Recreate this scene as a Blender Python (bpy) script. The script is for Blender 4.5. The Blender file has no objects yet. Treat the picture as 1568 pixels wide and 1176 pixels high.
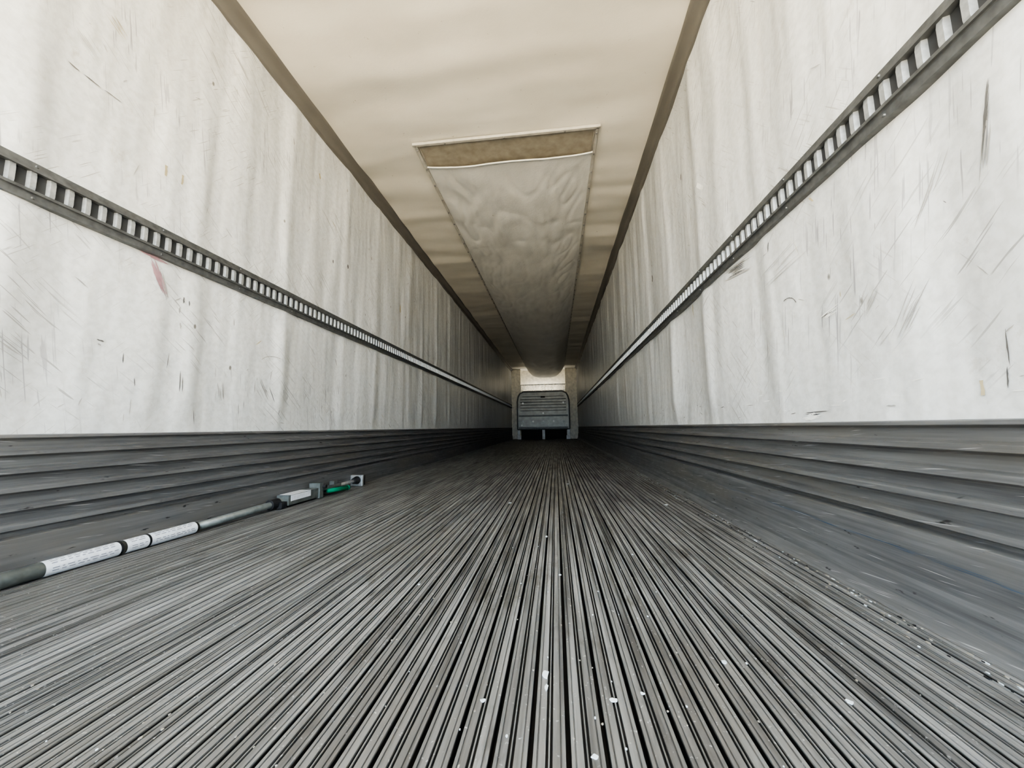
import bpy, math, random
from mathutils import Vector, Matrix, noise
random.seed(7)
sc = bpy.context.scene
try:
    sc.view_settings.view_transform='AgX'; sc.view_settings.look='AgX - High Contrast'
except Exception: pass

# ---------------- dimensions (metres, camera at origin) -------------
XL, XR = -1.655, 0.845
ZF, ZC = -0.44, 2.22
Y0, Y1 = -1.15, 14.7

class MB:
    def __init__(s): s.v=[]; s.f=[]; s.m=[]
    def box(s,x0,x1,y0,y1,z0,z1,m=0):
        b=len(s.v)
        s.v+=[(x0,y0,z0),(x1,y0,z0),(x1,y1,z0),(x0,y1,z0),(x0,y0,z1),(x1,y0,z1),(x1,y1,z1),(x0,y1,z1)]
        for f in [(0,3,2,1),(4,5,6,7),(0,1,5,4),(1,2,6,5),(2,3,7,6),(3,0,4,7)]:
            s.f.append(tuple(b+i for i in f)); s.m.append(m)
    def poly(s,pts,m=0):
        b=len(s.v); s.v+=list(pts); s.f.append(tuple(range(b,b+len(pts)))); s.m.append(m)
    def grid(s,fn,nu,nv,m=0,flip=False):
        b=len(s.v)
        for j in range(nv+1):
            for i in range(nu+1): s.v.append(fn(i/nu,j/nv))
        for j in range(nv):
            for i in range(nu):
                a=b+j*(nu+1)+i
                q=(a,a+1,a+nu+2,a+nu+1)
                s.f.append(q[::-1] if flip else q); s.m.append(m)
    def cyl(s,p0,p1,r0,r1=None,n=16,m=0,cap=True):
        r1=r0 if r1 is None else r1
        p0=Vector(p0);p1=Vector(p1);d=(p1-p0).normalized()
        a=d.orthogonal().normalized();c=d.cross(a)
        b=len(s.v)
        for p,r in((p0,r0),(p1,r1)):
            for i in range(n):
                t=2*math.pi*i/n
                s.v.append(tuple(p+a*math.cos(t)*r+c*math.sin(t)*r))
        for i in range(n):
            j=(i+1)%n
            s.f.append((b+i,b+j,b+n+j,b+n+i)); s.m.append(m)
        if cap:
            s.f.append(tuple(b+i for i in range(n))[::-1]); s.m.append(m)
            s.f.append(tuple(b+n+i for i in range(n))); s.m.append(m)
    def extrude_y(s,prof,y0,y1,seg=1,m=0,mf=None):
        b=len(s.v);n=len(prof)
        for k in range(seg+1):
            y=y0+(y1-y0)*k/seg
            s.v+=[(x,y,z) for x,z in prof]
        for k in range(seg):
            for i in range(n-1):
                a=b+k*n+i
                s.f.append((a,a+1,a+n+1,a+n)); s.m.append(m if mf is None else mf(i))
    def obj(s,name,mats,smooth=False,parent=None,bevel=0):
        me=bpy.data.meshes.new(name); me.from_pydata(s.v,[],s.f); me.update()
        for m in mats: me.materials.append(m)
        for p,i in zip(me.polygons,s.m): p.material_index=i; p.use_smooth=smooth
        o=bpy.data.objects.new(name,me); sc.collection.objects.link(o)
        if parent: o.parent=parent
        if bevel:
            md=o.modifiers.new('bev','BEVEL'); md.width=bevel; md.segments=2; md.limit_method='ANGLE'
        return o

# ---------------- materials ----------------
def newmat(name):
    m=bpy.data.materials.new(name); m.use_nodes=True
    nt=m.node_tree; b=nt.nodes['Principled BSDF']
    return m,nt,b
def N(nt,t,**k):
    n=nt.nodes.new(t)
    for a,v in k.items(): setattr(n,a,v)
    return n
def coords(nt,scale=(1,1,1),rot=None):
    tc=N(nt,'ShaderNodeTexCoord'); src=tc.outputs['Object']
    if rot:
        m0=N(nt,'ShaderNodeMapping'); m0.inputs['Rotation'].default_value=rot
        nt.links.new(src,m0.inputs['Vector']); src=m0.outputs[0]
    mp=N(nt,'ShaderNodeMapping'); mp.inputs['Scale'].default_value=scale
    nt.links.new(src,mp.inputs['Vector']); return mp.outputs[0]
def noise_n(nt,vec,scale,detail=4,rough=.55):
    n=N(nt,'ShaderNodeTexNoise'); n.inputs['Scale'].default_value=scale
    n.inputs['Detail'].default_value=detail; n.inputs['Roughness'].default_value=rough
    nt.links.new(vec,n.inputs['Vector']); return n.outputs['Fac']
def ramp(nt,fac,a,b,ca=(0,0,0,1),cb=(1,1,1,1)):
    r=N(nt,'ShaderNodeValToRGB'); e=r.color_ramp.elements
    e[0].position=a;e[1].position=b;e[0].color=ca;e[1].color=cb
    nt.links.new(fac,r.inputs[0]); return r.outputs[0]
def mix(nt,fac,a,b,mode='MIX'):
    m=N(nt,'ShaderNodeMix',data_type='RGBA',blend_type=mode)
    for sck,v in((m.inputs[0],fac),(m.inputs[6],a),(m.inputs[7],b)):
        if isinstance(v,(int,float)): sck.default_value=v
        elif isinstance(v,tuple): sck.default_value=v
        else: nt.links.new(v,sck)
    return m.outputs[2]
def bump(nt,h,b,strength=.3,dist=.01,prev=None):
    n=N(nt,'ShaderNodeBump'); n.inputs['Strength'].default_value=strength; n.inputs['Distance'].default_value=dist
    nt.links.new(h,n.inputs['Height'])
    if prev: nt.links.new(prev,n.inputs['Normal'])
    nt.links.new(n.outputs[0],b.inputs['Normal']); return n.outputs[0]
def simple(name,col,rough=.5,metal=0,var=.15,scale=12):
    m,nt,b=newmat(name)
    f=noise_n(nt,coords(nt),scale,2)
    c=ramp(nt,f,.3,.7,tuple(x*(1-var) for x in col)+(1,),tuple(min(1,x*(1+var)) for x in col)+(1,))
    nt.links.new(c,b.inputs['Base Color']); b.inputs['Roughness'].default_value=rough; b.inputs['Metallic'].default_value=metal
    return m

def wall_mat():
    m,nt,b=newmat('frp_white_panel')
    base=ramp(nt,noise_n(nt,coords(nt,(1,.8,.35)),2.2,4),.3,.7,(.63,.64,.635,1),(.76,.775,.775,1))
    mott=ramp(nt,noise_n(nt,coords(nt),38,2,.6),.35,.6,(.89,.89,.88,1),(1,1,1,1))
    c=mix(nt,1.0,base,mott,'MULTIPLY')
    g=ramp(nt,noise_n(nt,coords(nt,(1,7,.5)),1.6,4,.6),.52,.78)
    c=mix(nt,mix(nt,1.0,g,(.38,.38,.38,1),'MULTIPLY'),c,(.50,.475,.43,1))
    g2=ramp(nt,noise_n(nt,coords(nt,(1,1.3,1)),5,6,.75),.62,.71)
    c=mix(nt,mix(nt,1.0,g2,(.48,.48,.48,1),'MULTIPLY'),c,(.46,.43,.37,1))
    for rx,sc_,th,colr in((math.radians(38),1.5,.66,(.40,.40,.39,1)),(math.radians(-48),1.8,.67,(.44,.43,.41,1)),(math.radians(82),1.5,.66,(.40,.40,.41,1))):
        f=noise_n(nt,coords(nt,(1,4,100),(rx,0,0)),sc_,1,.5)
        gate=ramp(nt,noise_n(nt,coords(nt,(1,1,1),(rx,1,0)),1.9,1),.47,.60)
        mk=ramp(nt,f,th,th+.03)
        mm=mix(nt,1.0,mk,gate,'MULTIPLY')
        c=mix(nt,mm,c,colr)
    v=N(nt,'ShaderNodeTexVoronoi'); v.inputs['Scale'].default_value=8; nt.links.new(coords(nt,(1,1,.6)),v.inputs['Vector'])
    sp=ramp(nt,v.outputs['Distance'],.04,.07,(1,1,1,1),(0,0,0,1))
    sp=mix(nt,1.0,sp,ramp(nt,noise_n(nt,coords(nt),3.3,1),.48,.58),'MULTIPLY')
    c=mix(nt,sp,c,(.22,.21,.19,1))
    nt.links.new(c,b.inputs['Base Color'])
    b.inputs['Roughness'].default_value=.38
    n1=bump(nt,noise_n(nt,coords(nt,(1,1,.22)),5,2,.5),b,.5,.045)
    n2=bump(nt,noise_n(nt,coords(nt),60,2,.6),b,.12,.004,n1)
    return m
M_wall=wall_mat()

def ceil_mat():
    m,nt,b=newmat('frp_cream_ceiling')
    c=ramp(nt,noise_n(nt,coords(nt,(.5,1,1)),2.5,4),.3,.7,(.585,.56,.495,1),(.69,.665,.595,1))
    mk=ramp(nt,noise_n(nt,coords(nt),26,3,.7),.70,.74)
    c=mix(nt,mk,c,(.42,.39,.33,1))
    nt.links.new(c,b.inputs['Base Color']); b.inputs['Roughness'].default_value=.48
    n1=bump(nt,noise_n(nt,coords(nt,(.35,1,1)),3.0,1,.4),b,.55,.06)
    bump(nt,noise_n(nt,coords(nt),70,2,.6),b,.12,.004,n1)
    return m
M_ceil=ceil_mat()

def duct_mat():
    m,nt,b=newmat('vinyl_chute_fabric')
    c=ramp(nt,noise_n(nt,coords(nt),3,4),.3,.7,(.58,.575,.55,1),(.67,.665,.635,1))
    mk=ramp(nt,noise_n(nt,coords(nt),22,3,.7),.72,.76)
    c=mix(nt,mk,c,(.35,.33,.29,1))
    nt.links.new(c,b.inputs['Base Color']); b.inputs['Roughness'].default_value=.36
    n0=bump(nt,noise_n(nt,coords(nt,(1.2,.8,1),(0,0,.5)),7,3,.55),b,.20,.015)
    n1=bump(nt,noise_n(nt,coords(nt),50,3,.7),b,.5,.004,n0)
    return m
M_duct=duct_mat()

def floor_mat():
    m,nt,b=newmat('worn_aluminium_floor')
    c=ramp(nt,noise_n(nt,coords(nt,(14,.6,1)),3,5,.6),.32,.70,(.095,.093,.091,1),(.40,.397,.39,1))
    d=ramp(nt,noise_n(nt,coords(nt,(1,.5,1)),1.6,4),.45,.68)
    c=mix(nt,mix(nt,1.0,d,(.75,.75,.75,1),'MULTIPLY'),c,(.175,.163,.147,1))
    d2=ramp(nt,noise_n(nt,coords(nt,(3,.8,1)),4,5,.7),.55,.70)
    c=mix(nt,d2,c,(.115,.108,.10,1))
    sc1=ramp(nt,noise_n(nt,coords(nt),90,2,.7),.66,.74)
    c=mix(nt,sc1,c,(.50,.49,.48,1))
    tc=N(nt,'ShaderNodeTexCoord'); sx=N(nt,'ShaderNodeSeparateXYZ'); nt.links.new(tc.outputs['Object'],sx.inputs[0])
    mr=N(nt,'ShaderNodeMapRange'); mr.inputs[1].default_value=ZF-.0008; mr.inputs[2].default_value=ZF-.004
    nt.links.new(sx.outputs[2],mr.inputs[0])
    c=mix(nt,mr.outputs[0],c,(.03,.029,.028,1))  # groove shade put into the colour by height, along with slot dirt
    nt.links.new(c,b.inputs['Base Color'])
    b.inputs['Metallic'].default_value=.3
    r=ramp(nt,noise_n(nt,coords(nt,(10,.8,1)),4,3),.3,.7,(.32,.32,.32,1),(.56,.56,.56,1))
    nt.links.new(r,b.inputs['Roughness'])
    bump(nt,noise_n(nt,coords(nt,(30,2,1)),5,3,.6),b,.25,.002)
    return m
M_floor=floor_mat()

def scuff_mat():
    m,nt,b=newmat('scuffed_aluminium_band')
    c=ramp(nt,noise_n(nt,coords(nt,(1,.35,12)),5,5,.65),.3,.7,(.10,.101,.104,1),(.215,.216,.218,1))
    d=ramp(nt,noise_n(nt,coords(nt,(1,.5,4)),2.2,4),.50,.68)
    c=mix(nt,d,c,(.17,.163,.152,1))
    s=ramp(nt,noise_n(nt,coords(nt,(1,.8,34),(.10,0,0)),6,2,.6),.67,.72)
    c=mix(nt,s,c,(.38,.38,.38,1))
    k=ramp(nt,noise_n(nt,coords(nt,(1,2,9)),6,3,.65),.67,.72)
    c=mix(nt,k,c,(.035,.035,.036,1))
    nt.links.new(c,b.inputs['Base Color']); b.inputs['Metallic'].default_value=.25; b.inputs['Roughness'].default_value=.48
    n0=bump(nt,noise_n(nt,coords(nt,(1,1,2)),5,2,.5),b,.35,.02)
    bump(nt,noise_n(nt,coords(nt,(1,.5,20)),8,3,.6),b,.25,.002,n0)
    return m
M_scuff=scuff_mat()
M_blue=simple('blue_scuff_streak',(.07,.11,.17),.5)
M_rail=simple('galvanised_rail_dark',(.15,.156,.158),.5,.5,.2,40)
M_bar=simple('galvanised_rail_bar',(.40,.415,.42),.45,.4,.15,60)
M_slot=simple('rail_slot_grey',(.05,.052,.055),.7)
M_trim=simple('cove_trim_grey',(.18,.172,.158),.5,.2,.08,3)
M_cream=simple('cream_pillar',(.66,.63,.54),.5)
M_bulk=simple('bulkhead_grey_metal',(.30,.305,.285),.42,.25,.15,6)
M_bulkd=simple('bulkhead_dark',(.02,.02,.02),.7)
M_white=simple('white_plastic',(.74,.75,.74),.45)
M_label=simple('white_label',(.70,.72,.76),.5,0,.08,60)
M_print=simple('label_print_grey',(.22,.23,.27),.6)
M_steel=simple('bar_grey_steel',(.19,.205,.20),.4,.5,.2,30)
M_galv=simple('bar_zinc_steel',(.55,.56,.56),.32,.7,.15,30)
M_black=simple('black_rubber',(.02,.02,.022),.6)
M_green=simple('green_handle',(.01,.22,.12),.4)
M_paint=simple('paint_splat',(.62,.67,.70),.5)
M_grit=simple('grit',(.34,.31,.26),.8)
M_ground=simple('sunlit_concrete',(.64,.53,.385),.9,0,.1,1)
M_mkD=simple('mark_dark_scuff',(.16,.155,.15),.6)
M_mkM=simple('mark_grey_scuff',(.42,.41,.39),.6)
M_mkR=simple('mark_red_smear',(.42,.27,.29),.6)
M_mkY=simple('mark_tan_tape',(.48,.42,.28),.6)
M_mkW=simple('mark_white_tape',(.90,.90,.86),.5)

# ---------------- shell ----------------
def nz(x,y,z=0): return noise.noise(Vector((x,y,z)))
def disp(X,y,z):
    d=.018*nz(y*2.3,z*.45,X*5)+.011*nz(y*5.5,z*.7,X*9+3)
    ph=((y+.12*nz(y*.9,2,X))/.61)%1.0
    d+=.010*math.exp(-((ph-.5)/.08)**2)*(.9+nz(y*.7,z*.9,9))
    w=min(1,max(.15,z/.16))*min(1,.3+abs(z-.803)/.25)*min(1,.3+(ZC-z)/.3)
    return d*w
def wall(name,X,s):
    mb=MB()
    def fn(u,v):
        y=Y0+(Y1-Y0)*u; z=-.05+(ZC+.05)*v
        return (X+s*disp(X,y,z),y,z)
    mb.grid(fn,720,40,0,flip=(s<0))
    mb.box(min(X-s*.03,X-s*.09),max(X-s*.03,X-s*.09),Y0,Y1+.1,ZF-.12,ZC+.09)
    return mb.obj(name,[M_wall],True)
wl=wall('wall_left',XL,1); wr=wall('wall_right',XR,-1)
for o in (wl,wr):
    for p in list(o.data.polygons)[-6:]: p.use_smooth=False

class Marks:
    def __init__(s,X,sg): s.X=X; s.s=sg; s.mb=MB()
    def P(s,y,z): return (s.X+s.s*(disp(s.X,y,z)+.0024),y,z)
    def strip(s,y0,z0,y1,z1,w,m,n=6,taper=True):
        d=Vector((y1-y0,z1-z0)); L=d.length or 1; nn=Vector((-d.y,d.x))/L
        A=[];B=[]
        for i in range(n+1):
            t=i/n; ww=w*.5*((math.sin(math.pi*t)**.5 if 0<t<1 else .1) if taper else 1)*random.uniform(.75,1.2)
            cy=y0+d.x*t+random.uniform(-.15,.15)*w; cz=z0+d.y*t+random.uniform(-.15,.15)*w
            A.append((cy+nn.x*ww,cz+nn.y*ww)); B.append((cy-nn.x*ww,cz-nn.y*ww))
        for i in range(n):
            q=[A[i],A[i+1],B[i+1],B[i]]; s.mb.poly([s.P(*p) for p in q],m)
    def smear(s,y0,z0,y1,z1,w,m,k=9,tw=.003):
        d=Vector((y1-y0,z1-z0)); nn=Vector((-d.y,d.x)).normalized()
        for i in range(k):
            o=random.uniform(-.5,.5)*w; a=random.uniform(0,.45); b=random.uniform(.55,1)
            s.strip(y0+d.x*a+nn.x*o,z0+d.y*a+nn.y*o,y0+d.x*b+nn.x*o*.8,z0+d.y*b+nn.y*o*.8,random.uniform(.4,1)*tw,m)
    def done(s,name,par): 
        return s.mb.obj(name,[M_mkD,M_mkM,M_mkR,M_mkY,M_mkW],True,par)
k=Marks(XL,1)
k.strip(1.0,1.292,1.035,1.288,.005,0);k.strip(1.045,1.29,1.10,1.288,.004,0);k.strip(1.11,1.29,1.17,1.293,.003,0)
k.smear(1.0,1.45,1.10,1.38,.03,1,5,.002)
k.strip(1.352,1.16,1.352,1.11,.010,3,4,False);k.strip(1.424,1.165,1.424,1.12,.009,3,4,False)
k.strip(2.394,1.87,2.41,1.83,.02,3);k.strip(2.735,1.97,2.735,1.94,.018,1);k.strip(2.1,1.9,2.11,1.86,.012,1)
k.smear(1.28,.740,1.40,.728,.016,2,12,.006);k.smear(1.33,.73,1.40,.58,.028,2,22,.007);k.smear(1.37,.70,1.41,.56,.012,1,8,.004)
k.strip(1.478,.61,1.478,.58,.006,0);k.strip(1.50,.60,1.502,.575,.005,0);k.strip(1.464,.56,1.464,.53,.006,1);k.strip(1.47,.49,1.475,.46,.007,1)
k.strip(2.795,1.345,2.80,1.31,.022,0);k.strip(2.6,1.30,2.6,1.27,.010,0)
k.strip(3.846,1.36,3.85,1.26,.03,3);k.strip(3.2,1.6,3.2,1.57,.02,1)
k.strip(1.486,.275,1.488,.18,.004,0);k.strip(1.497,.25,1.5,.18,.003,0);k.smear(1.70,.25,1.72,.15,.05,1,8,.004)
k.strip(1.175,.345,1.20,.34,.006,0);k.strip(1.18,.33,1.19,.325,.006,1);k.smear(1.93,.28,2.02,.16,.06,1,8,.004);k.strip(2.02,.26,2.06,.17,.004,0)
for i in range(8):
    a=i/8*1.2;k.strip(2.04+.12*math.cos(2.4-a),.34+.10*math.sin(2.4-a),2.04+.12*math.cos(2.25-a),.34+.10*math.sin(2.25-a),.004,1,3,False)
k.smear(1.09,1.60,1.17,1.55,.04,3,8,.003)
k.smear(.90,.32,1.02,.24,.08,1,9,.002)
for i in range(150):
    y=random.uniform(.9,7); z=random.uniform(.05,2.0); a=random.uniform(-1.6,1.6); L=random.uniform(.01,.07)
    if abs(z-.8)<.12: continue
    k.strip(y,z,y+L*math.cos(a),z+L*math.sin(a),random.uniform(.001,.005),random.choice((0,1,1,1,3)),4)
for i in range(90):
    y=random.uniform(.9,5); z=random.uniform(.02,.3); L=random.uniform(.01,.07)
    k.strip(y,z,y+random.uniform(-.01,.01),z+L,random.uniform(.001,.004),random.choice((1,1,0)),4)
k.done('panel_marks_left',wl)
k=Marks(XR,-1)
k.strip(2.045,1.29,2.11,1.345,.024,4,3,False);k.strip(2.14,1.36,2.16,1.40,.012,4)
k.smear(.745,.66,.785,.50,.008,0,12,.0035);k.smear(.755,.60,.79,.46,.016,1,9,.003)
k.smear(1.66,.69,1.86,.71,.05,0,10,.006);k.smear(1.62,.68,1.9,.71,.07,1,12,.006)
k.strip(3.21,1.27,3.22,1.21,.03,0);k.strip(2.4,1.62,2.41,1.58,.015,0)
k.smear(1.30,.03,1.42,.015,.02,4,8,.006);k.smear(1.28,.03,1.40,.03,.02,0,6,.003)
k.smear(1.19,.345,1.27,.325,.02,4,6,.005);k.smear(1.2,.335,1.27,.33,.015,0,3,.003)
k.strip(.79,.17,.795,.10,.003,0);k.strip(.80,.10,.805,.06,.003,0);k.strip(.85,.08,.85,.05,.007,3,3,False)
for i in range(9):
    a=i/9*1.6;k.strip(1.42+.05*math.cos(1.2+a),.40+.045*math.sin(1.2+a),1.42+.05*math.cos(1.36+a),.40+.045*math.sin(1.36+a),.003,0,3,False)
k.smear(1.05,.36,1.12,.28,.08,1,10,.002);k.smear(.93,.33,1.02,.20,.07,1,12,.002)
k.smear(.86,.60,.95,.44,.05,1,6,.002);k.smear(1.2,.62,1.6,.55,.08,1,7,.002)
k.strip(1.26,.728,1.24,.705,.006,3);k.strip(2.35,.735,2.36,.66,.012,3);k.strip(1.5,.70,1.505,.66,.005,0)
for i in range(170):
    y=random.uniform(.72,6); z=random.uniform(.05,2.0); a=random.uniform(-1.6,1.6); L=random.uniform(.01,.06)
    if abs(z-.8)<.12: continue
    k.strip(y,z,y+L*math.cos(a),z+L*math.sin(a),random.uniform(.0008,.0035),random.choice((0,1,1,1,3)),4)
for i in range(50):
    y=random.uniform(.75,4); z=random.uniform(.02,.12); L=random.uniform(.01,.05)
    k.strip(y,z,y+L,z+random.uniform(-.005,.005),random.uniform(.001,.004),random.choice((1,4,0)),4)
k.done('panel_marks_right',wr)

mb=MB()
def cf(u,v):
    x=XL+(XR-XL)*u; y=Y0+(Y1-Y0)*v
    # cross ripples pulled in by the chute seams
    side=min(abs(x+1.02),abs(x-.36)); rp=.007*nz(x*.7,y*6.5,12)*math.exp(-side/.35)*(1 if y>2.6 else 0.0)
    return (x,y,ZC+.016*nz(x*.8,y*2.1,4)+.008*nz(x*1.3,y*4.5,8)+rp)
mb.grid(cf,36,520,0,flip=True)
mb.box(XL-.02,XR+.02,Y0,Y1+.1,ZC+.035,ZC+.09)
mb.obj('ceiling',[M_ceil],True)

# floor : T-section extrusion
P=.052; prof=[]
x=XL
while x<XR-.001:
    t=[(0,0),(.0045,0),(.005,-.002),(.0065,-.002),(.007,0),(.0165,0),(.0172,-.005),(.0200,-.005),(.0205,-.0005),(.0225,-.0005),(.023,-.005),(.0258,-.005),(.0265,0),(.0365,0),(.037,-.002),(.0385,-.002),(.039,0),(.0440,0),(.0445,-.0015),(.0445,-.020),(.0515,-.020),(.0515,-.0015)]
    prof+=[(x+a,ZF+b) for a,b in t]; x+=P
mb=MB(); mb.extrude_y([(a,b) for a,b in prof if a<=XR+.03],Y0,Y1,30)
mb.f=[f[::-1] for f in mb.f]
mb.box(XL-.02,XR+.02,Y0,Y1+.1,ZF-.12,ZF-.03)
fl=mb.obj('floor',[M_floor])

def blob(mb,x,y,rx,ry,m,h=.0012,n=11):
    b=[]
    for i in range(n):
        t=2*math.pi*i/n; k_=random.uniform(.65,1.25)
        b.append((x+rx*k_*math.cos(t),y+ry*k_*math.sin(t)))
    mb.poly([(a,c,ZF+h) for a,c in b],m)
    for i in range(n):
        a=b[i];c=b[(i+1)%n]
        mb.poly([(a[0],a[1],ZF-.0003),(c[0],c[1],ZF-.0003),(c[0],c[1],ZF+h),(a[0],a[1],ZF+h)],m)
mb=MB()
for x,y,a,b_ in((-.03,.735,.006,.013),(-.028,.70,.003,.008),(-.13,.66,.0045,.004),(.08,.68,.006,.005),(.30,.80,.005,.005),(.04,.57,.005,.004),(.13,.70,.004,.003),(.45,.71,.005,.005),
   (-.28,2.28,.010,.016),(.60,2.26,.010,.016),(.08,3.04,.010,.016),(.0,1.2,.004,.005),(-.05,1.6,.005,.010),(.25,1.4,.004,.005),(-.4,1.1,.004,.005)):
    blob(mb,x,y,a,b_,0)
for i in range(520):
    y=.5+8*random.random()**1.7; x=random.uniform(XL+.1,XR-.1) if random.random()<.5 else random.gauss(-.1,.35)
    if not XL+.08<x<XR-.08: continue
    s_=random.uniform(.0007,.0019)*(1+y*.15); blob(mb,x,y,s_,s_*random.uniform(.8,1.6),random.choice((0,1,1)),.001,6)
for i in range(380):
    y=.5+5*random.random()**1.3; x=XR-.075-abs(random.gauss(0,.035))
    s_=random.uniform(.001,.0025)*(1+y*.15); blob(mb,x,y,s_,s_*random.uniform(1,3),random.choice((1,1,0,2)),.0015,6)
mb.obj('floor_debris',[M_paint,M_grit,M_black],False)

# ribbed kick bands
def band(name,X,s,lower):
    mb=MB(); pr=[(X,.003),(X+s*.018,.001),(X+s*.020,-.008),(X+s*.008,-.014)]
    z=-.014
    bot=-.34 if not lower else -.262
    while z-.055>bot:
        pr+=[(X+s*.006,z-.006),(X+s*.008,z-.026),(X+s*.026,z-.032),(X+s*.028,z-.046),(X+s*.008,z-.052)]
        z-=.056
    if lower:
        pr+=[(X+s*.008,z-.005),(X+s*.028,z-.012),(X+s*.030,z-.03),(X+s*.034,-.36),(X+s*.045,-.41),(X+s*.062,ZF+.004),(X+s*.066,ZF-.002)]
    else:
        pr+=[(X+s*.008,z-.01),(X+s*.026,z-.016),(X+s*.028,-.40),(X+s*.030,ZF-.002)]
    mb.extrude_y(pr,Y0,Y1-.25,60)
    if s>0: mb.f=[f[::-1] for f in mb.f]
    o=mb.obj(name,[M_scuff])
    md=o.modifiers.new('b','BEVEL'); md.width=.0014; md.segments=2; md.limit_method='ANGLE'; md.angle_limit=math.radians(20)
    return o
bl=band('baseboard_left',XL,1,False); br=band('baseboard_right',XR,-1,True)
mb=MB()
def rub(y,z,L,w,m):
    x=lambda zz: XR-.0300-(-.28-zz)*.05-.0018
    n=5
    for i in range(n):
        a=y+L*i/n;b=y+L*(i+1)/n; wa=w*math.sin(math.pi*(i+.15)/(n+.3));wb=w*math.sin(math.pi*(i+1.15)/(n+.3))
        mb.poly([(x(z-wa/2),a,z-wa/2),(x(z-wb/2),b,z-wb/2),(x(z+wb/2),b,z+wb/2),(x(z+wa/2),a,z+wa/2)],m)
for i in range(22): rub(random.uniform(.75,2.0),random.uniform(-.308,-.298),random.uniform(.03,.22),random.uniform(.0008,.002),0)
for i in range(50): rub(random.uniform(.7,4),random.uniform(-.355,-.30),random.uniform(.02,.15),random.uniform(.0006,.0016),random.choice((1,2)))
mb.obj('rub_marks',[M_blue,M_mkM,M_mkD],False,br)

def cove(name,X,s):
    mb=MB(); w=.062
    pr=[(X-s*.01,ZC-w-.012),(X+s*.018,ZC-w-.012),(X+s*.020,ZC-w),(X+s*.026,ZC-w*.62),(X+s*.042,ZC-.030),(X+s*w,ZC-.020),(X+s*(w+.012),ZC-.018),(X+s*(w+.012),ZC+.012)]
    mb.extrude_y(pr,Y0,Y1,60)
    if s>0: mb.f=[f[::-1] for f in mb.f]
    return mb.obj(name,[M_trim],True)
cove('trim_1',XL,1); cove('trim_2',XR,-1)

# logistics rails
def rail(X,s):
    mb=MB(); zc=.803
    def bx(a,b,y0,y1,z0,z1,m):
        xs=sorted((X+s*a,X+s*b)); mb.box(xs[0],xs[1],y0,y1,z0,z1,m)
    ya,yb=Y0,Y1-.35
    pr=[(-.01,-.064),(.020,-.064),(.022,-.042),(.029,-.034)]
    up=[(.029,.034),(.022,.042),(.020,.064),(-.01,.064)]
    for q in (pr,up):
        mb.extrude_y([(X+s*a,zc+b) for a,b in q],ya,yb,20,0)
    bx(-.005,.012,ya,yb,zc-.045,zc+.045,2)
    bx(.006,.030,ya,yb,zc-.040,zc-.031,0)
    bx(.006,.030,ya,yb,zc+.031,zc+.040,0)
    y=ya+.02
    while y<yb:
        b=len(mb.v); h=.031
        pts=[(.011,0),(.023,.004),(.023,.018),(.011,.022)]
        for zz,kk in((-h,.95),(-h*.6,1.05),(h*.6,1.05),(h,.95)):
            for a,yy in pts: mb.v.append((X+s*(a if a<.02 else a*kk),y+yy,zc+zz))
        for r_ in range(3):
            for i in range(3):
                a=b+r_*4+i; mb.f.append((a,a+1,a+5,a+4)); mb.m.append(1)
        y+=.048
    y=ya+.1
    while y<yb:
        for dz in(-.053,.053):
            mb.cyl((X+s*.020,y,zc+dz),(X+s*.025,y,zc+dz),.005,.003,8,0)
        y+=.4
    return mb.obj('logistics_rail',[M_rail,M_bar,M_slot])
rail(XL,1); rail(XR,-1)

# ---------------- air chute ----------------
DX0,DX1=-1.02,.36; DY0,DYr,DY1=2.88,2.62,13.75
def sag(y): 
    t=(y-DY0)/(DY1-DY0); t=max(0,min(1,t)); return .024+.38*t**1.1
chute=bpy.data.objects.new('air_chute',None); sc.collection.objects.link(chute)
mb=MB()
def df(u,v):
    y=DY0+(DY1-DY0)*(v**1.35); a=2*u-1
    e=max(0,1-abs(a)**3.6)
    w=.012*nz(a*4,y*2.2,1)+.004*nz(a*9,y*5,7)
    w+=.018*max(0,1-abs(nz(a*2-y*3.1*(1 if a<0 else -1),y*1.1+a*5,15))*4)*math.exp(-(y-DY0)/5)*abs(a)**1.5
    w+=.006*max(0,1-abs(nz(a*1.3+y*1.4,y*.8-a*2.1,35))*6)*math.exp(-(y-DY0)/4)
    w*=min(1,.25+(y-DY0)*2)
    x=DX0+(DX1-DX0)*u
    return (x,y,ZC-.018-sag(y)*e+w*min(1,e*2.0))
mb.grid(df,80,440,0,flip=True)
o=mb.obj('chute_fabric',[M_duct],True,chute)
M_liner=simple('tan_liner',(.31,.28,.23),.7,0,.15,14)
M_bat=simple('cream_batten',(.44,.425,.385),.5,.1,.12,20)
mb=MB()
def lf(u,v):
    y=DYr+.02+(DY0+.10-DYr)*v; x=DX0+.015+(DX1-DX0-.03)*u
    return (x,y,ZC-.016+.010*nz(x*7,y*6,3)*(1-v)+.012*v)
mb.grid(lf,40,10,0,flip=True)
mb.obj('mouth_liner',[M_liner],True,chute)
mb=MB()
n=40
for i in range(n):
    def hp(u):
        p=df(u,0); return (p[0],DY0-.006+.008*math.sin(u*9),p[2]-.004)
    mb.cyl(hp(i/n),hp((i+1)/n),.007,.007,8,0,False)
mb.obj('mouth_hem',[M_duct],True,chute)
mb=MB()
def batten(x0,x1,y0,y1): mb.box(x0,x1,y0,y1,ZC-.030,ZC-.008,0)
batten(DX0-.03,DX1+.03,DYr-.012,DYr+.012)
batten(DX0-.020,DX0+.004,DYr,DY0+.05); batten(DX1-.004,DX1+.020,DYr,DY0+.05)
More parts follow.
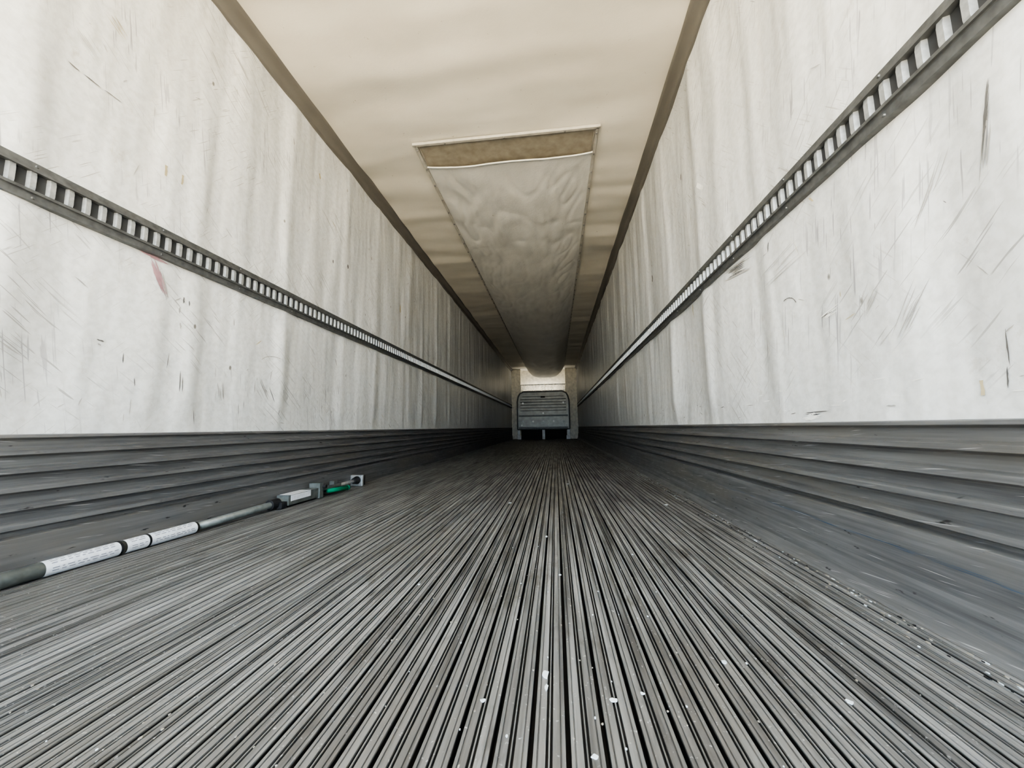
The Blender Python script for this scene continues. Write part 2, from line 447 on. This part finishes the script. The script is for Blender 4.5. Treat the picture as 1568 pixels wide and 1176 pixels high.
mb.box(DX0-.018,DX0+.006,DY0,DY1,ZC-.028,ZC-.006,0); mb.box(DX1-.006,DX1+.018,DY0,DY1,ZC-.028,ZC-.006,0)
y=DYr+.05
while y<DY1:
    for xx in(DX0-.006,DX1+.006): mb.cyl((xx,y,ZC-.026),(xx,y,ZC-.036),.009,.006,8,1)
    y+=.22
for i in range(3):
    xx=DX0+(DX1-DX0)*(i+.5)/3; mb.cyl((xx,DYr,ZC-.028),(xx,DYr,ZC-.038),.008,.005,8,1)
mb.obj('chute_battens',[M_bat,M_mkD],False,chute,.003)

# ---------------- front end ----------------
mb=MB(); mb.box(XL-.02,XR+.02,Y1,Y1+.08,ZF-.12,ZC+.09,0)
mb.obj('wall_front',[M_cream])
mb=MB(); mb.box(XL,-1.30,14.36,Y1,ZF,ZC,0); mb.box(-1.32,-1.29,14.34,14.40,ZF,ZC,0); mb.obj('trim_3',[M_cream],bevel=.01)
mb=MB(); mb.box(.41,XR,14.36,Y1,ZF,ZC,0); mb.box(.40,.43,14.34,14.40,ZF,ZC,0); mb.obj('trim_4',[M_cream],bevel=.01)

bulk=bpy.data.objects.new('return_air_bulkhead',None); sc.collection.objects.link(bulk)
yb=14.15
out=[(-1.41,-.07),(-1.41,.98),(-1.37,1.16),(-1.30,1.27),(-1.18,1.33),(.28,1.33),(.40,1.27),(.47,1.16),(.51,.98),(.51,-.07)]
mb=MB()
mb.poly([(x,yb,z) for x,z in out]); mb.poly([(x,yb+.12,z) for x,z in out][::-1])
for i in range(len(out)):
    a=out[i];b=out[(i+1)%len(out)]
    mb.poly([(a[0],yb,a[1]),(a[0],yb+.12,a[1]),(b[0],yb+.12,b[1]),(b[0],yb,b[1])])
mb.obj('panel',[M_bulk],False,bulk,.012)
mb=MB()
for i in range(len(out)):
    a=out[i];b=out[(i+1)%len(out)]
    mb.cyl((a[0],yb-.01,a[1]),(b[0],yb-.01,b[1]),.025,.025,10,1)
for kk in range(6):
    z=1.18-kk*.105; w=.06 if kk else .14
    mb.box(-1.36+w,.46-w,yb-.03,yb,z-.028,z+.012,0)
    mb.box(-1.36+w,.46-w,yb-.012,yb,z-.045,z-.030,1)
mb.box(-1.36,.46,yb-.035,yb,.40,.46,1)
mb.box(-1.36,.46,yb-.035,yb,-.05,.02,1)
mb.obj('ribs',[M_bulk,M_rail],False,bulk,.006)
mb=MB()
for x,z in((-1.2,.22),(-.83,.22),(-.45,.52),(-.07,.22),(.3,.22),(-1.2,.9),(.3,.9),(-1.25,.08),(.35,.08),(-.45,.22)):
    mb.cyl((x,yb-.03,z),(x,yb+.01,z),.035,.035,12,0)
mb.box(-.53,-.37,yb-.05,yb,1.10,1.15,1)
mb.obj('fasteners',[M_white,M_bulkd],False,bulk)
mb=MB()
for z in (1.36,1.60): mb.box(-1.30,.40,yb+.05,yb+.08,z-.015,z+.015,0)
x=-1.28
while x<.39: mb.box(x,x+.02,yb+.05,yb+.07,1.36,1.60,0); x+=.055
mb.obj('top_grille',[M_white],False,bulk)
mb=MB()
for x in(-1.42,-.50,.42):
    mb.box(x,x+.10,yb-.02,yb+.10,ZF,-.06,0)
mb.box(-1.42,-1.28,yb-.06,yb+.1,ZF,ZF+.14,0); mb.box(.38,.52,yb-.06,yb+.1,ZF,ZF+.14,0)
mb.obj('legs',[M_white],False,bulk,.008)
mb=MB(); mb.box(-1.30,.40,yb+.20,yb+.24,ZF,1.30,0); mb.obj('cavity_shade_panel',[M_bulkd],False,bulk)  # near-black slab standing in for the shade inside the return opening
ld=bpy.data.lights.new('vent_fill','AREA'); ld.shape='RECTANGLE'; ld.size=1.4; ld.size_y=.1; ld.energy=9; ld.color=(1,.94,.84)  # added area light, hidden behind the bulkhead to brighten the top vent
lo=bpy.data.objects.new('vent_fill_light',ld); sc.collection.objects.link(lo); lo.location=(-.45,14.45,1.38); lo.rotation_euler=(math.radians(160),0,0)

# ---------------- cargo bar ----------------
bar=bpy.data.objects.new('cargo_bar',None); sc.collection.objects.link(bar)
bx,bz=-1.592,-.414
def pt(y,dx=0,dz=0): return (bx+dx,y,bz+dz)
mb=MB()
mb.cyl(pt(.30),pt(1.56),.0235,.0235,24,0); mb.cyl(pt(1.55,0,.0),pt(2.62,.015,.018),.018,.018,20,0)
mb.cyl(pt(2.60,.015,.018),pt(2.90,.02,.022),.013,.013,16,1)
mb.cyl(pt(.30),pt(.27),.030,.034,20,2)
mb.obj('tubes',[M_steel,M_galv,M_black],True,bar)
for p in bpy.data.objects['tubes'].data.polygons: p.use_smooth=len(p.vertices)==4
mb=MB()
mb.cyl(pt(1.05),pt(1.255),.0245,.0245,24,0,False); mb.cyl(pt(1.275),pt(1.55),.0245,.0245,24,0,False)
mb.obj('labels',[M_label],True,bar)
mb=MB()
for yy in (1.255,1.352): mb.cyl(pt(yy),pt(yy+.008),.0254,.0254,24,1)
for (a,b) in((1.065,1.245),(1.29,1.345),(1.375,1.54)):
    for ang in(-14,4,40,58,76):
        y=a
        while y<b-.01:
            L=random.uniform(.006,.025); y2=min(b,y+L)
            t=math.radians(ang);r=.0250
            q=[]
            for yy,tt in((y,t-.05),(y2,t-.05),(y2,t+.05),(y,t+.05)): q.append((bx+math.cos(tt)*r,yy,bz+math.sin(tt)*r))
            mb.poly(q,0); y=y2+.007
mb.obj('label_print',[M_print,M_black],False,bar)
mb=MB()
mb.cyl(pt(1.99,.006,.008),pt(2.05,.008,.009),.028,.028,18,2)
mb.box(bx-.01,bx+.05,2.03,2.07,bz-.02,bz+.015,2)
mb.box(bx-.022,bx+.052,2.08,2.36,bz-.012,bz+.045,1)
mb.box(bx-.020,bx+.054,2.10,2.28,bz+.044,bz+.0465,0)
mb.box(bx+.052,bx+.0545,2.10,2.28,bz+.010,bz+.042,0)
mb.box(bx-.015,bx+.06,2.36,2.40,bz-.02,bz+.075,1)
mb.box(bx+.035,bx+.055,2.38,2.62,bz+.02,bz+.04,1)
mb.cyl(pt(2.40,-.03,.05),pt(2.40,.08,.05),.012,.012,12,2)
mb.box(bx+.0,bx+.035,2.56,2.60,bz-.01,bz+.06,1)
mb.obj('ratchet',[M_label,M_steel,M_black],False,bar,.003)
mb=MB()
mb.cyl(pt(2.45,.06,.012),pt(2.66,.075,.0),.013,.017,14,0); mb.cyl(pt(2.66,.075,.0),pt(2.68,.078,.0),.019,.015,14,0)
mb.obj('handle',[M_green],True,bar)
mb=MB()
mb.box(bx-.035,bx+.065,2.90,2.925,bz-.025,bz+.060,0); mb.box(bx-.03,bx+.06,2.925,2.955,bz-.02,bz+.055,1); mb.cyl(pt(2.84,.02,.022),pt(2.90,.02,.022),.02,.032,14,1)
mb.box(bx-.0,bx+.04,2.895,2.902,bz-.0,bz+.035,1)
mb.obj('foot_pad',[M_galv,M_black],False,bar,.004)

# ---------------- ground outside ----------------
mb=MB(); mb.poly([(-60,-60,ZF-1.25),(60,-60,ZF-1.25),(60,60,ZF-1.25),(-60,60,ZF-1.25)]); mb.obj('ground',[M_ground])

# ---------------- light ----------------
w=bpy.data.worlds.new('sky'); sc.world=w; w.use_nodes=True
bg=w.node_tree.nodes['Background']; bg.inputs[0].default_value=(.70,.85,1,1); bg.inputs[1].default_value=10.0
sd=bpy.data.lights.new('sun','SUN'); sd.energy=64; sd.color=(1,.93,.80); sd.angle=.01
so=bpy.data.objects.new('sun',sd); sc.collection.objects.link(so)
dirv=Vector((-.55,-.35,-1)); so.rotation_euler=dirv.to_track_quat('-Z','Y').to_euler()

# ---------------- camera ----------------
f=580.; r=.0153
p=math.atan(67/f); q=math.atan(66/f*math.cos(p))
D=Vector((-math.sin(q)*math.cos(p),math.cos(q)*math.cos(p),math.sin(p)))
R=Vector((math.cos(q),math.sin(q),0)); U=R.cross(D)
R2=R*math.cos(r)-U*math.sin(r); U2=U*math.cos(r)+R*math.sin(r)
cd=bpy.data.cameras.new('camera'); cd.sensor_width=36; cd.lens=36*f/1568; cd.clip_start=.02
co=bpy.data.objects.new('camera',cd); sc.collection.objects.link(co)
M=Matrix((R2,U2,-D)).transposed().to_4x4(); co.matrix_world=M
sc.camera=co
